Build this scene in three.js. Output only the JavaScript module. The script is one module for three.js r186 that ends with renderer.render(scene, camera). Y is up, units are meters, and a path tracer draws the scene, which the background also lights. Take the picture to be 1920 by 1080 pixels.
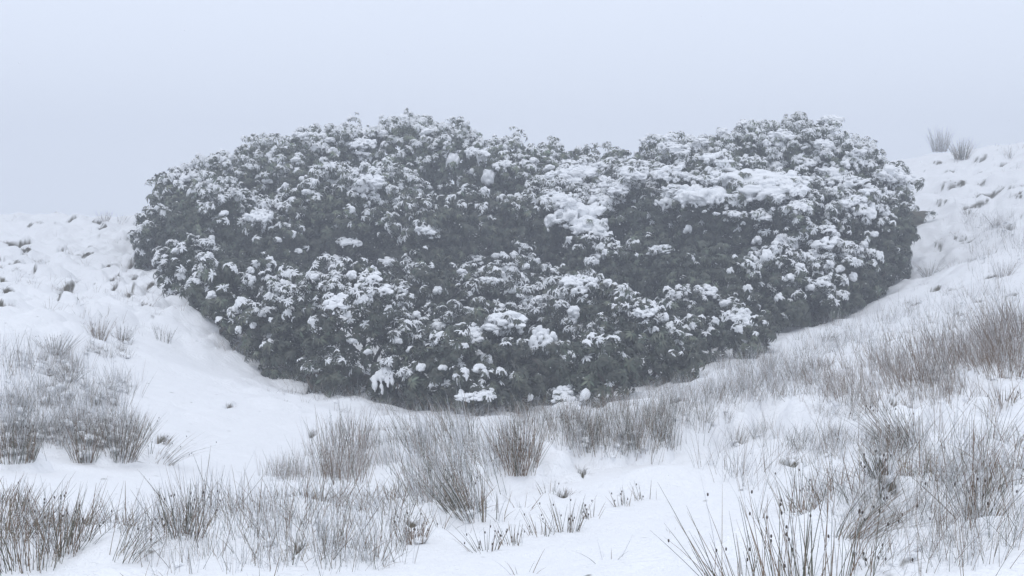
import * as THREE from 'three';
import { ImprovedNoise } from 'three/addons/math/ImprovedNoise.js';
import { MarchingCubes } from 'three/addons/objects/MarchingCubes.js';
import { mergeGeometries, mergeVertices } from 'three/addons/utils/BufferGeometryUtils.js';

// ---------- camera, sky, sun, exposure ----------
const F = 2637, EYE = 1.6;                      // focal length in pixels of the 1920 wide photograph, eye height in metres
const scene = new THREE.Scene();
const camera = new THREE.PerspectiveCamera(2 * Math.atan(540 / F) * 180 / Math.PI, 16 / 9, 0.1, 400);
camera.position.set(0, EYE, 0);
camera.lookAt(0, EYE, -10);

const renderer = new THREE.WebGLRenderer({ antialias: true });
renderer.toneMapping = THREE.LinearToneMapping;
renderer.toneMappingExposure = 1.03;
renderer.shadowMap.enabled = true;

{ // an even overcast sky, a little brighter overhead and round the hidden sun
  const W = 256, H = 128, data = new Float32Array(W * H * 4), sunDir = new THREE.Vector3(-0.1, 1, 0.12).normalize();
  for (let j = 0; j < H; j++) for (let i = 0; i < W; i++) {
    const up = ((j + 0.5) / H - 0.5) * Math.PI, az = ((i + 0.5) / W - 0.5) * 2 * Math.PI;
    const d = new THREE.Vector3(Math.cos(az) * Math.cos(up), Math.sin(up), Math.sin(az) * Math.cos(up));
    const y = Math.max(0, d.y), glow = Math.pow(Math.max(0, d.dot(sunDir)), 2);
    const l = 1.08 * (1 - 0.06 * y + 0.06 * glow + 0.12 * (1 - y) ** 4);
    data.set([l * 0.845, l * 0.925, l * 1.075, 1], (j * W + i) * 4);
  }
  const t = new THREE.DataTexture(data, W, H, THREE.RGBAFormat, THREE.FloatType);
  t.mapping = THREE.EquirectangularReflectionMapping; t.magFilter = THREE.LinearFilter; t.needsUpdate = true;
  scene.background = t; scene.environment = t;
}
const sun = new THREE.DirectionalLight(new THREE.Color(1, 0.97, 0.94), 0.75);
sun.position.set(-6, 60, 7); sun.target.position.set(0, 0, -15);
sun.castShadow = true; sun.shadow.radius = 70; sun.shadow.mapSize.set(2048, 2048);
Object.assign(sun.shadow.camera, { left: -40, right: 40, top: 40, bottom: -40, near: 1, far: 160 });
scene.add(sun, sun.target);
scene.fog = new THREE.FogExp2(new THREE.Color(0.87, 0.91, 1.0), 0.0112);

// ---------- helpers ----------
let seed = 7;
const rnd = () => { seed = (seed + 0x6d2b79f5) | 0; let t = Math.imul(seed ^ (seed >>> 15), 1 | seed); t = (t + Math.imul(t ^ (t >>> 7), 61 | t)) ^ t; return ((t ^ (t >>> 14)) >>> 0) / 4294967296; };
const rr = (a, b) => a + (b - a) * rnd();
const gauss = () => (rnd() + rnd() + rnd() + rnd() - 2) * 1.2;
const per = new ImprovedNoise(), N = (x, y, z = 0.37) => per.noise(x + 91.3, y + 47.7, z + 13.1);
const fbm = (x, y, o = 4, z = 0.37) => { let s = 0, a = 1, f = 1; for (let i = 0; i < o; i++) { s += a * N(x * f, y * f, z + i * 5.3); a *= 0.5; f *= 2.03; } return s; };
const clamp = THREE.MathUtils.clamp, smooth = THREE.MathUtils.smoothstep, lerp = THREE.MathUtils.lerp;
const V = (x, y, z) => new THREE.Vector3(x, y, z);
const P = (u, v, d) => V((u - 960) / F * d, EYE + (540 - v) / F * d, -d);   // a point at depth d

// ---------- the lie of the land ----------
const known = [
  [100, 1080, 6.8], [500, 1080, 6.8], [960, 1080, 6.8], [1400, 1080, 6.0], [1850, 1080, 5.8],
  [60, 1000, 8.6], [300, 960, 10], [300, 895, 12.5], [300, 800, 16], [330, 700, 21], [400, 645, 25],
  [40, 860, 12.5], [60, 740, 16], [60, 640, 20.5], [60, 560, 26], [60, 485, 33], [90, 416, 41], [235, 440, 38], [300, 560, 30],
  [1080, 862, 11.8], [1250, 862, 11.8], [1200, 990, 8.6], [900, 1010, 8.6], [860, 968, 11], [1000, 930, 10.4],
  [700, 905, 13], [550, 905, 13.5], [800, 830, 18], [880, 787, 22.5], [650, 752, 24], [1100, 768, 23], [1300, 722, 24], [1150, 890, 15],
  [1400, 662, 26.5], [1550, 602, 30], [1650, 548, 33], [1720, 472, 37], [1720, 330, 44], [1790, 290, 47], [1910, 275, 46],
  [1850, 400, 38], [1850, 500, 30], [1850, 600, 23], [1750, 680, 18.5], [1500, 720, 20], [1400, 800, 15], [1650, 800, 13], [1850, 800, 12],
  [1500, 900, 10], [1850, 920, 8.6], [2200, 700, 14], [2200, 450, 30], [-280, 700, 17], [-280, 500, 32],
].map(([u, v, d]) => { const p = P(u, v, d); return [p.x, p.y - EYE, p.z]; }).concat([
  [0, 2.1, -50], [-15, 1.5, -60], [20, 4.0, -66], [0, 2.6, -90], [-60, 1.0, -50], [60, 6, -50], [0, -1.6, 3], [-10, -1.8, 10], [10, -1.4, 10],
  [0, -2, 40], [-60, -1, 30], [60, 2, 30], [-60, 0, -110], [60, 3, -110], [0, -0.6, -30], [0, 1.1, -38], [-7, 0.2, -33], [8, 0.5, -36]]);
const tps = (() => {
  const n = known.length, m = n + 3, A = [], U = (r2) => (r2 > 1e-9 ? 0.5 * r2 * Math.log(r2) : 0);
  for (let i = 0; i < m; i++) A.push(new Float64Array(m + 1));
  for (let i = 0; i < n; i++) {
    for (let j = 0; j < n; j++) A[i][j] = U((known[i][0] - known[j][0]) ** 2 + (known[i][2] - known[j][2]) ** 2);
    A[i][i] += 0.12;
    A[i][n] = A[n][i] = 1; A[i][n + 1] = A[n + 1][i] = known[i][0]; A[i][n + 2] = A[n + 2][i] = known[i][2]; A[i][m] = known[i][1];
  }
  for (let c = 0; c < m; c++) {
    let p = c; for (let r = c + 1; r < m; r++) if (Math.abs(A[r][c]) > Math.abs(A[p][c])) p = r;
    [A[c], A[p]] = [A[p], A[c]];
    for (let r = 0; r < m; r++) if (r !== c) { const k = A[r][c] / A[c][c]; if (k) for (let q = c; q <= m; q++) A[r][q] -= k * A[c][q]; }
  }
  const w = A.map((row, i) => row[m] / row[i]);
  return (x, z) => { let s = w[n] + w[n + 1] * x + w[n + 2] * z; for (let i = 0; i < n; i++) { const dx = x - known[i][0], dz = z - known[i][2]; s += w[i] * U(dx * dx + dz * dz); } return s + EYE; };
})();
const trace = (height, u, v, from = 4, to = 70) => {     // where the line of sight through a pixel meets the ground
  for (let d = from; d < to; d += 0.04 + d * 0.002) { const p = P(u, v, d); if (p.y <= height(p.x, p.z)) return p; }
  return P(u, v, to);
};
// where the snow lies over tussocks: pixel, radius in metres, height, cell
const tussocky = [
  [60, 560, 7, 0.24], [150, 480, 7, 0.22], [40, 650, 4.5, 0.2], [110, 780, 2.6, 0.2], [260, 600, 3, 0.1], [1840, 380, 7, 0.2], [1830, 500, 5.5, 0.15], [1700, 590, 4, 0.1], [1850, 640, 4, 0.14],
  [1620, 700, 3.5, 0.18], [1400, 740, 3.5, 0.17], [1650, 830, 2.2, 0.24], [1850, 870, 1.7, 0.22], [1650, 980, 1.3, 0.18], [1860, 1020, 1.2, 0.18], [800, 850, 2.6, 0.14], [650, 830, 2.2, 0.12], [1150, 800, 3, 0.12],
  [80, 1000, 0.8, 0.11], [450, 1020, 1.5, 0.09], [700, 990, 1.0, 0.12], [740, 1050, 0.7, 0.1], [880, 780, 4, 0.09], [650, 760, 2.5, 0.07],
].map(([u, v, r, a]) => { const p = trace(tps, u, v); return [p.x, p.z, r, a]; });
const cellRnd = (i, j, k) => { const s = Math.sin(i * 127.1 + j * 311.7 + k * 74.7) * 43758.5453; return s - Math.floor(s); };
function domes(x, z, size) {                              // snow cushions with creases between them
  x /= size; z /= size; const ix = Math.floor(x), iz = Math.floor(z); let s = 0;
  for (let a = -1; a <= 1; a++) for (let b = -1; b <= 1; b++) {
    const cx = ix + a + cellRnd(ix + a, iz + b, 1), cz = iz + b + cellRnd(ix + a, iz + b, 2), h = 0.35 + 0.65 * cellRnd(ix + a, iz + b, 3), R = 0.75 + 0.35 * cellRnd(ix + a, iz + b, 4);
    const q = 1 - ((x - cx) ** 2 + (z - cz) ** 2) / (R * R); if (q > 0) s = Math.max(s, h * Math.sqrt(q) * (0.5 + 0.5 * q));
  }
  return s;
}
// single cushions the photograph shows: pixel of the crest, width in pixels, height in metres
const cushions = [
  [720, 888, 110, 0.2], [1085, 872, 190, 0.37, 11.7], [1010, 900, 170, 0.34, 11.4], [945, 940, 150, 0.26, 11], [1180, 880, 180, 0.34, 11.7], [1265, 882, 160, 0.33, 11.7], [1345, 872, 150, 0.34, 11.9], [1612, 775, 85, 0.3], [1420, 783, 90, 0.2], [1345, 755, 90, 0.25], [1470, 812, 130, 0.18], [1500, 855, 100, 0.14],
  [40, 872, 100, 0.14], [120, 850, 90, 0.16], [200, 868, 100, 0.14], [270, 868, 80, 0.14], [740, 755, 60, 0.28], [830, 775, 60, 0.2], [690, 768, 60, 0.18], [1770, 810, 90, 0.2], [1720, 890, 120, 0.16], [1560, 925, 100, 0.12],
  [1640, 945, 110, 0.14], [930, 870, 90, 0.16], [1875, 790, 120, 0.12], [1010, 835, 50, 0.16], [520, 770, 110, 0.09], [1230, 905, 160, 0.07], [1060, 905, 90, 0.06], [900, 775, 90, 0.08], [1000, 765, 110, 0.07], [1185, 745, 120, 0.06],
].map(([u, v, w, h, d]) => { const p = d ? P(u, v, d) : trace(tps, u, v); return [p.x, p.z, w / F * -p.z * 0.55, h]; });
// hollows where turf shows under a lip of snow: pixel, width
const cr = (i, k) => cellRnd(i, 5, k);
const hollowPx = [
  [25, 478, 50], [117, 483, 14], [147, 480, 60], [67, 502, 34], [163, 503, 22], [7, 523, 32], [40, 523, 32], [88, 533, 22], [67, 540, 10], [10, 557, 26], [152, 555, 50], [218, 547, 20], [248, 522, 12], [270, 525, 10], [127, 573, 22], [243, 590, 14],
  [292, 592, 42], [368, 618, 12], [12, 613, 28], [17, 585, 24], [80, 553, 8], [58, 450, 14], [77, 440, 12], [178, 440, 22], [193, 448, 14], [230, 435, 22], [282, 570, 20], [215, 577, 10], [238, 573, 10], [60, 420, 30], [95, 424, 20], [205, 522, 14],
  [1780, 377, 70], [1853, 381, 60], [1905, 373, 30], [1833, 340, 24], [1880, 322, 22], [1780, 335, 22], [1760, 317, 18], [1837, 320, 26], [1827, 405, 50], [1793, 547, 42], [1753, 550, 22], [1833, 497, 32], [1713, 518, 18], [1797, 465, 30],
  [1717, 580, 26], [1890, 445, 30], [1905, 388, 24], [1860, 530, 24], [1766, 400, 24], [1900, 560, 20], [1800, 610, 20], [1700, 640, 24],
  [1092, 900, 15], [1056, 930, 20], [1885, 865, 22], [1665, 1040, 36], [1905, 1000, 34], [540, 770, 26], [586, 820, 9], [430, 770, 9], [303, 828, 18], [1556, 838, 26], [1542, 833, 14], [1690, 835, 50], [1640, 885, 30], [1845, 965, 40],
  [1595, 1022, 50], [775, 1012, 30], [560, 1060, 16], [710, 870, 16], [1270, 790, 20], [1880, 745, 24],
].concat([...Array(46)].map((_, i) => (i < 26 ? [cr(i, 1) * 330, 428 + cr(i, 2) * 190, 8 + 26 * cr(i, 3) ** 2] : [1730 + cr(i, 1) * 190, 330 + cr(i, 2) * 330, 8 + 30 * cr(i, 3) ** 2]))).concat([...Array(22)].map((_, i) => (i < 8 ? [1340 + cr(i, 7) * 570, 780 + cr(i, 8) * 280, 12 + 34 * cr(i, 9) ** 2] : [cr(i, 7) * 270, 640 + cr(i, 8) * 200, 10 + 24 * cr(i, 9) ** 2]))).filter(([u, v]) => !(u < 330 && v < 640 && u > 210 + (v - 430) * 0.6) && !(u > 1700 && u < 1765 && v > 340 && v < 470)).map(([u, v, w]) => { const p = trace(tps, u, v); return { x: p.x, z: p.z, w: w / F * -p.z * 0.5, s: clamp(-p.z / 32, 0.28, 0.95) * (u > 960 && v < 620 ? 0.6 : 0.85) }; });

const pathPx = [[300, 900, 1.7], [420, 880, 1.5], [330, 820, 2], [400, 750, 2.2], [370, 690, 1.6], [480, 820, 1.6], [1200, 1000, 1.2], [1100, 900, 1.4], [950, 1040, 0.9], [1280, 930, 1], [180, 910, 1.2], [230, 980, 0.7]].map(([u, v, r]) => { const p = trace(tps, u, v); return [p.x, p.z, r]; });
function ground(x, z) {
  let y = tps(x, z), a = 0.02, still = 0, rise = 0;
  if (z > 8 || z < -70 || Math.abs(x) > 40) return y + 0.12 * fbm(x * 0.25, z * 0.25, 3);
  for (const [cx, cz, r, h] of tussocky) { const q = ((x - cx) ** 2 + (z - cz) ** 2) / (r * r); if (q < 5) a = Math.max(a, h * Math.exp(-q * q * 0.5)); }
  for (const [cx, cz, r] of pathPx) { const q = ((x - cx) ** 2 + (z - cz) ** 2) / (r * r); if (q < 5) still = Math.max(still, Math.exp(-q * q * 0.6)); }
  a *= 1 - 0.85 * still;
  const far = smooth(-z, 12, 30), wx = x + 0.3 * N(x * 0.9, z * 0.9), wz = z + 0.3 * N(x * 0.9 + 40, z * 0.9);
  y += a * (lerp(domes(wx, wz, 0.62), domes(wx * 0.75, wz, 0.8), far) * 1.7 + 0.6 * domes(wx * 0.85 + 9, wz, 0.36) + 0.5 * N(wx * 2.3, wz * 2.3) + 0.25 * N(wx * 5, wz * 5));
  y += (1 - 0.6 * still) * (0.10 * fbm(x * 0.3, z * 0.3, 3) + 0.03 * fbm(x * 1.3, z * 1.3, 3)) + 0.016 * fbm(x * 2.2, z * 2.2, 2) + (-z < 20 ? 0.007 * fbm(x * 6, z * 4.5, 2) : 0);
  for (const [cx, cz, r, h] of cushions) { if (Math.abs(x - cx) > 2 * r || Math.abs(z - cz) > 2 * r) continue; const e = 0.45 * r, q = ((x - cx + e * N(x / r * 1.1, z / r * 1.1)) ** 2 + ((z - cz + e * N(x / r * 1.1 + 8, z / r * 1.1)) * 0.8) ** 2) / (r * r) + 0.25 * N(x / r * 2.6, z / r * 2.6); if (q < 1) rise = Math.max(rise, h * Math.pow(1 - Math.max(0, q), 0.85) * 1.15); }
  y += rise;
  for (const o of hollowPx) {
    if (Math.abs(x - o.x) > 2.4 * o.w || Math.abs(z - o.z) > 1.4 * o.s) continue;
    const s = (x - o.x) / o.w + 0.35 * N(x * 3.1, z * 3.1), t = (z - o.z - 0.08 * Math.cos(s * 2.5)) / o.s + 0.3 * N(x * 2.7 + 5, z * 2.7);
    if (Math.abs(s) < 2 && Math.abs(t) < 1) { const k = Math.exp(-s * s * s * s * 0.8); y += o.s * k * (0.10 * Math.exp(-(((t + 0.26) / 0.22) ** 2)) - 0.13 * Math.exp(-(((t - 0.12) / 0.16) ** 2))); }
  }
  return y;
}
const bare = (x, z) => {                                   // 1 where no snow lies in a hollow
  let b = 0;
  for (const o of hollowPx) { if (Math.abs(x - o.x) > 2.2 * o.w || Math.abs(z - o.z) > 1.2 * o.s) continue; const s = (x - o.x) / o.w + 0.35 * N(x * 3.1, z * 3.1), t = (z - o.z - 0.08 * Math.cos(s * 2.5)) / o.s + 0.3 * N(x * 2.7 + 5, z * 2.7); if (Math.abs(s) < 1.6 && Math.abs(t) < 0.6) b = Math.max(b, Math.exp(-(s ** 4)) * Math.exp(-(((t - 0.03) / 0.12) ** 2))); }
  return b;
};

// ---------- the rhododendron: lobes of its crown ----------
const lobePx = [   // pixel of the centre, radius in pixels, nearer by (m)
  [650, 622, 118, 1.0], [545, 585, 60, 0.4], [735, 690, 74, 0.9], [640, 690, 55, 0.4], [840, 700, 70, 0.8], [930, 690, 82, 0.9], [1010, 705, 62, 0.6], [1090, 625, 108, 0.7], [1190, 655, 82, 0.5], [1255, 672, 52, 0.3], [1130, 705, 60, 0.5],
  [880, 745, 38, 0.2], [785, 735, 40, 0.2], [960, 742, 40, 0.2], [560, 665, 50, 0.1], [470, 622, 50, 0.2], [480, 560, 70, 0.2], [400, 560, 62, 0], [345, 510, 62, 0], [300, 445, 60, 0], [400, 440, 95, 0.3], [500, 470, 85, 0.2],
  [800, 575, 95, 0.4], [900, 590, 85, 0.5], [970, 560, 75, 0.2], [860, 650, 70, 0.4], [980, 640, 70, 0.5], [600, 440, 105, 0.2], [700, 420, 105, 0], [810, 470, 95, 0.1], [920, 450, 88, 0], [1040, 430, 88, 0.3], [1130, 520, 70, 0], [1210, 520, 75, -0.2],
  [1215, 425, 95, 0.4], [1360, 430, 118, 0.7], [1490, 455, 115, 0.6], [1600, 455, 92, 0.3], [1660, 420, 62, 0], [1580, 530, 62, 0.1], [1470, 550, 78, 0.3], [1345, 560, 85, 0.3], [1285, 610, 58, -0.1], [1400, 605, 52, 0.1], [1330, 650, 42, -0.1],
  [330, 375, 52, 0], [425, 350, 66, 0], [530, 325, 80, 0], [640, 305, 84, 0], [750, 305, 82, 0], [845, 310, 72, 0], [930, 335, 62, 0], [1010, 345, 66, 0], [1100, 365, 66, 0], [1190, 365, 66, 0], [1285, 340, 78, 0.2], [1395, 320, 80, 0.2], [1500, 312, 84, 0.2], [1600, 345, 78, 0.1], [1665, 365, 60, 0],
  [395, 318, 30, 0], [470, 290, 34, 0], [570, 262, 36, 0], [640, 255, 40, 0], [715, 258, 38, 0], [790, 256, 38, 0], [850, 270, 34, 0], [905, 295, 28, 0], [960, 285, 34, 0], [1030, 300, 30, 0], [1095, 312, 30, 0], [1150, 318, 30, 0], [1200, 308, 32, 0], [1262, 300, 30, 0],
  [1320, 285, 34, 0], [1385, 285, 34, 0], [1435, 268, 38, 0], [1505, 256, 38, 0], [1560, 272, 40, 0], [1625, 300, 38, 0], [1690, 345, 34, 0], [1695, 440, 34, 0], [265, 455, 30, 0], [285, 400, 30, 0], [300, 345, 26, 0], [345, 325, 24, 0],
  [430, 630, 30, 0], [510, 680, 34, 0], [600, 715, 32, 0], [1500, 590, 36, 0], [1570, 570, 36, 0], [1420, 640, 34, 0], [1640, 510, 40, 0], [1290, 690, 32, 0.1],
];
const depthAt = (v) => 23.2 + (760 - v) * 0.0285;
const lobes = lobePx.map(([u, v, r, near]) => {
  u = 978 + (u - 978) * 0.972; if (!(u > 1000 && u < 1180 && v < 330)) v += 13 * (770 - v) / 555;
  if (u > 540 && u < 730 && v < 340) v += 13;
  if (u > 770 && u < 870 && v < 300) v -= 6;
  let d0 = depthAt(v); const hit = -trace(ground, u, v + r * 0.75, 20).z; d0 = Math.min(d0, hit + 0.25 * r / F * d0);
  const R = r / F * d0, c = P(u, v, d0 + R * 0.35 - near), g = tps(c.x, c.z);
  return { c, R, ry: R * rr(0.92, 1.05), rz: R * rr(0.9, 1.15), base: g - 0.1, u, v };
});
// the far side of the crown, behind the crest
for (let i = 0; i < 34; i++) {
  const t = i / 33, x = lerp(-8.6, 10.6, t) + rr(-0.3, 0.3), R = rr(0.9, 1.4), z = -41.5 + 3.2 * Math.pow(Math.abs(t - 0.5) * 2, 2) - rr(0, 1.6), g = tps(x, z);
  const top = 4.15 + EYE - 1.3 * Math.pow(Math.abs(t - 0.45) * 2, 2.2) - 0.9 * Math.exp(-(((t - 0.46) / 0.12) ** 2));
  lobes.push({ c: V(x, top - R - 0.5, z), R, ry: R, rz: R, base: g - 0.1, back: true, u: 0, v: 0 });
}
const lobeIn = (l, p, k = 0.93) => {
  const dx = (p.x - l.c.x) / l.R, dz = (p.z - l.c.z) / l.rz;
  if (p.y >= l.c.y) { const dy = (p.y - l.c.y) / l.ry; return dx * dx + dy * dy + dz * dz < k * k; }
  return dx * dx + dz * dz < (k * 0.96) ** 2 && p.y > l.base - 0.3;
};
const covered = (p, self, k) => { for (const l of lobes) if (l !== self && Math.abs(l.c.x - p.x) < 2.2 && Math.abs(l.c.z - p.z) < 2.2 && lobeIn(l, p, k)) return true; return false; };
const under = (x, z, k = 0.92) => { for (const l of lobes) { if (l.R < 0.6) continue; const dx = (x - l.c.x) / l.R, dz = (z - l.c.z) / l.rz; if (dx * dx + dz * dz < k * k) return true; } return false; };

// ---------- materials ----------
function noiseTexture(size, f, srgb = false) {
  const d = new Uint8Array(size * size * 4);
  for (let j = 0; j < size; j++) for (let i = 0; i < size; i++) { const c = clamp(f(i / size, j / size), 0, 1) * 255; d.set([c, c, c, 255], (j * size + i) * 4); }
  const t = new THREE.DataTexture(d, size, size); t.wrapS = t.wrapT = THREE.RepeatWrapping; t.magFilter = THREE.LinearFilter; t.needsUpdate = true; if (srgb) t.colorSpace = THREE.SRGBColorSpace; return t;
}
const tile = (u, v, f, z) => { const a = u * Math.PI * 2, b = v * Math.PI * 2, r = f / 6.283; return per.noise(Math.cos(a) * r + 20 + z, Math.sin(a) * r + Math.cos(b) * r * 1.7 + 7, Math.sin(b) * r + 11); };
const snowGrain = noiseTexture(512, (u, v) => 0.5 + 0.35 * tile(u, v, 24, 0) + 0.25 * tile(u, v, 61, 3) + 0.2 * tile(u, v, 150, 5));
snowGrain.repeat.set(1, 1);
const snowMat = new THREE.MeshStandardMaterial({ name: 'snow', color: new THREE.Color(1, 1, 1), vertexColors: true, roughness: 0.95, bumpMap: snowGrain, bumpScale: 0.018 });
const capMat = new THREE.MeshStandardMaterial({ name: 'fresh_snow', color: new THREE.Color().setRGB(0.88, 0.89, 0.9), roughness: 0.95 });
const leafMat = new THREE.MeshStandardMaterial({ name: 'rhododendron_leaf', color: new THREE.Color(1, 1, 1), vertexColors: true, roughness: 0.55, side: THREE.DoubleSide });
const barkMat = new THREE.MeshStandardMaterial({ name: 'bark', color: new THREE.Color().setRGB(0.09, 0.075, 0.06), roughness: 0.9 });
const rushMat = new THREE.MeshStandardMaterial({ name: 'rush_stem', color: new THREE.Color(1, 1, 1), vertexColors: true, roughness: 0.75, side: THREE.DoubleSide });
const headMat = new THREE.MeshStandardMaterial({ name: 'seed_head', color: new THREE.Color().setRGB(0.06, 0.045, 0.035), roughness: 0.9 });

// ---------- the ground ----------
{
  const rows = [], cols = [];
  for (let z = 22; z > 2; z -= 4) rows.push(z);
  for (let z = 2; z > -4.4; z -= 0.4) rows.push(z);
  for (let d = 4.6; d < 50; d *= 1.00245) rows.push(-d);
  for (let d = 50; d < 72; d *= 1.03) rows.push(-d);
  for (let t = -40; t < -1.04; t += 3) cols.push(t / 10 * 1.0);
  const dense = 780; for (let i = 0; i <= dense; i++) cols.push(-0.44 + 0.88 * i / dense);
  const left = [-4.2, -3.4, -2.7, -2.1, -1.6, -1.2, -0.9, -0.7, -0.56, -0.49];
  const c2 = [...left, ...cols.filter((t) => Math.abs(t) <= 0.44), ...left.map((t) => -t).reverse()];
  const nx = c2.length, nz = rows.length, pos = new Float32Array(nx * nz * 3), col = new Float32Array(nx * nz * 3), uv = new Float32Array(nx * nz * 2), idx = [];
  for (let j = 0; j < nz; j++) for (let i = 0; i < nx; i++) {
    const z = rows[j], w = Math.max(-z, 4) < 20 ? Math.max(-z, 4) : -z; const x = Math.abs(c2[i]) <= 0.44 ? c2[i] * w : Math.sign(c2[i]) * (0.44 * w + (Math.abs(c2[i]) - 0.44) * 5);
    const k = j * nx + i, y = ground(x, z);
    pos.set([x, y, z], k * 3); uv.set([x / 1.3, z / 1.3], k * 2);
    let b = 0;
    if (z < -4 && z > -50 && Math.abs(x) < 26) {
      b = bare(x, z); b = smooth(b + 0.5 * N(x * 7, z * 7) + 0.3 * N(x * 17, z * 17), 0.4, 0.6);
      if (z < -21 && Math.abs(x) < 13 && under(x, z, (x > 8 ? 0.45 : 0.66) + 0.2 * N(x * 3, z * 3))) b = 1;
    }
    const n = 0.5 + 0.5 * N(x * 9, z * 9);
    col.set([lerp(0.9, 0.07 + 0.05 * n, b), lerp(0.905, 0.062 + 0.045 * n, b), lerp(0.915, 0.045 + 0.02 * n, b)], k * 3);
    if (i && j) { const a = k - nx - 1; idx.push(a, a + 1, k, a, k, k - 1); }
  }
  const g = new THREE.BufferGeometry();
  g.setAttribute('position', new THREE.BufferAttribute(pos, 3)); g.setAttribute('color', new THREE.BufferAttribute(col, 3)); g.setAttribute('uv', new THREE.BufferAttribute(uv, 2)); g.setIndex(idx); g.computeVertexNormals();
  if (g.attributes.normal.getY(Math.floor(nx * nz / 2)) < 0) { for (let i = 0; i < idx.length; i += 3) [idx[i], idx[i + 1]] = [idx[i + 1], idx[i]]; g.setIndex(idx); g.computeVertexNormals(); }
  const m = new THREE.Mesh(g, snowMat); m.name = 'snowy_hillside'; m.receiveShadow = m.castShadow = true;
  m.userData = { kind: 'structure', label: 'snow covered moorland ground rising round the gully' }; scene.add(m);
}

// ---------- leaves, snow on leaves ----------
function rosette(k) {                                       // a whorl of long leaves drooping in the cold
  const pos = [], col = [], idx = [], n = 8 + (k % 3), leaves = [];
  for (let i = 0; i < n; i++) {
    const a = i / n * 6.283 + rr(-0.25, 0.25), L = rr(0.09, 0.145), w = L * rr(0.14, 0.19), lift = rr(-0.1, 0.45), droop = rr(0.5, 1.25), g = rr(0.75, 1.3), yellow = rr(0.85, 1.15);
    leaves.push({ a, L, w, lift, droop });
    const st = 4, b = pos.length / 3;
    for (let s = 0; s <= st; s++) {
      const t = s / st, r = 0.012 + L * t * (1 - 0.12 * droop * t), y = L * (lift * t - droop * t * t), hw = w * Math.sin(Math.PI * Math.pow(t * 0.94 + 0.04, 0.8)), fold = hw * 0.35;
      for (const q of [-1, 0, 1]) {
        pos.push(Math.cos(a) * r - Math.sin(a) * hw * q, y + (q ? fold : 0) * 0.8, Math.sin(a) * r + Math.cos(a) * hw * q);
        const rib = q ? 1 : 1.35; col.push(0.046 * g * rib * yellow, 0.053 * g * rib, 0.038 * g * rib);
      }
      if (s) for (const q of [0, 1]) { const c = b + s * 3 + q; idx.push(c - 3, c - 2, c + 1, c - 3, c + 1, c); }
    }
  }
  const g = new THREE.BufferGeometry(); g.setAttribute('position', new THREE.Float32BufferAttribute(pos, 3)); g.setAttribute('color', new THREE.Float32BufferAttribute(col, 3)); g.setIndex(idx); g.computeVertexNormals(); return { g, leaves };
}
function leafSnow(leaves, heavy) {                          // snow lying along the drooping leaves of that whorl, banked up where they meet
  const pos = [], idx = [];
  const strip = (f) => { const st = 5, b = pos.length / 3; for (let i = 0; i <= st; i++) { f(i / st, (x, y, z) => pos.push(x, y, z)); if (i) for (const q of [0, 1]) { const c = b + i * 3 + q; idx.push(c - 3, c + 1, c - 2, c - 3, c, c + 1); } } };
  for (const { a, L, w, lift, droop } of leaves) {
    if (rnd() > (heavy ? 0.92 : 0.75)) continue;
    const t0 = rr(0, 0.12), t1 = rr(0.55, 0.95), th = heavy ? rr(0.022, 0.036) : rr(0.009, 0.018), ww = w * (heavy ? rr(1.15, 1.6) : rr(0.75, 1.0));
    strip((k, put) => {
      const t = lerp(t0, t1, k), r = 0.012 + L * t * (1 - 0.12 * droop * t), y = L * (lift * t - droop * t * t), e = Math.sqrt(Math.max(0, 1 - Math.pow(Math.abs(k * 2 - 1), 3))), hw = ww * (0.35 + 0.65 * e) * Math.sin(Math.PI * Math.pow(t * 0.9 + 0.06, 0.8));
      for (const q of [-1, 0, 1]) put(Math.cos(a) * r - Math.sin(a) * hw * q, y + (q ? 0.002 + hw * 0.1 : 0.006 + th * (0.3 + 0.7 * e)), Math.sin(a) * r + Math.cos(a) * hw * q);
    });
  }
  const A = 10, c = pos.length / 3, R0 = heavy ? rr(0.05, 0.065) : rr(0.022, 0.034), H = heavy ? rr(0.045, 0.07) : 0.022;
  pos.push(0, H + 0.01, 0);
  for (let j = 1; j <= 3; j++) for (let i = 0; i < A; i++) { const an = i / A * 6.283, r = R0 * j / 3 * (1 + 0.18 * Math.sin(an * 3 + L0(leaves))); pos.push(Math.cos(an) * r, 0.01 + H * (1 - (j / 3) ** 2) - (j === 3 ? 0.012 : 0), Math.sin(an) * r); }
  for (let i = 0; i < A; i++) { const q = (i + 1) % A; idx.push(c, c + 1 + q, c + 1 + i); for (let j = 0; j < 2; j++) { const p = c + 1 + j * A; idx.push(p + i, p + q, p + A + q, p + i, p + A + q, p + A + i); } }
  const g = new THREE.BufferGeometry(); g.setAttribute('position', new THREE.Float32BufferAttribute(pos, 3)); g.setIndex(idx); g.computeVertexNormals(); return g;
}
const L0 = (l) => l[0].a * 7;
const whorls = [0, 1, 2, 3, 4, 5, 6, 7].map(rosette), rosettes = whorls.map((w) => w.g), lightSnow = whorls.map((w) => leafSnow(w.leaves, false)), heavySnow = whorls.map((w) => leafSnow(w.leaves, true));

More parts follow.
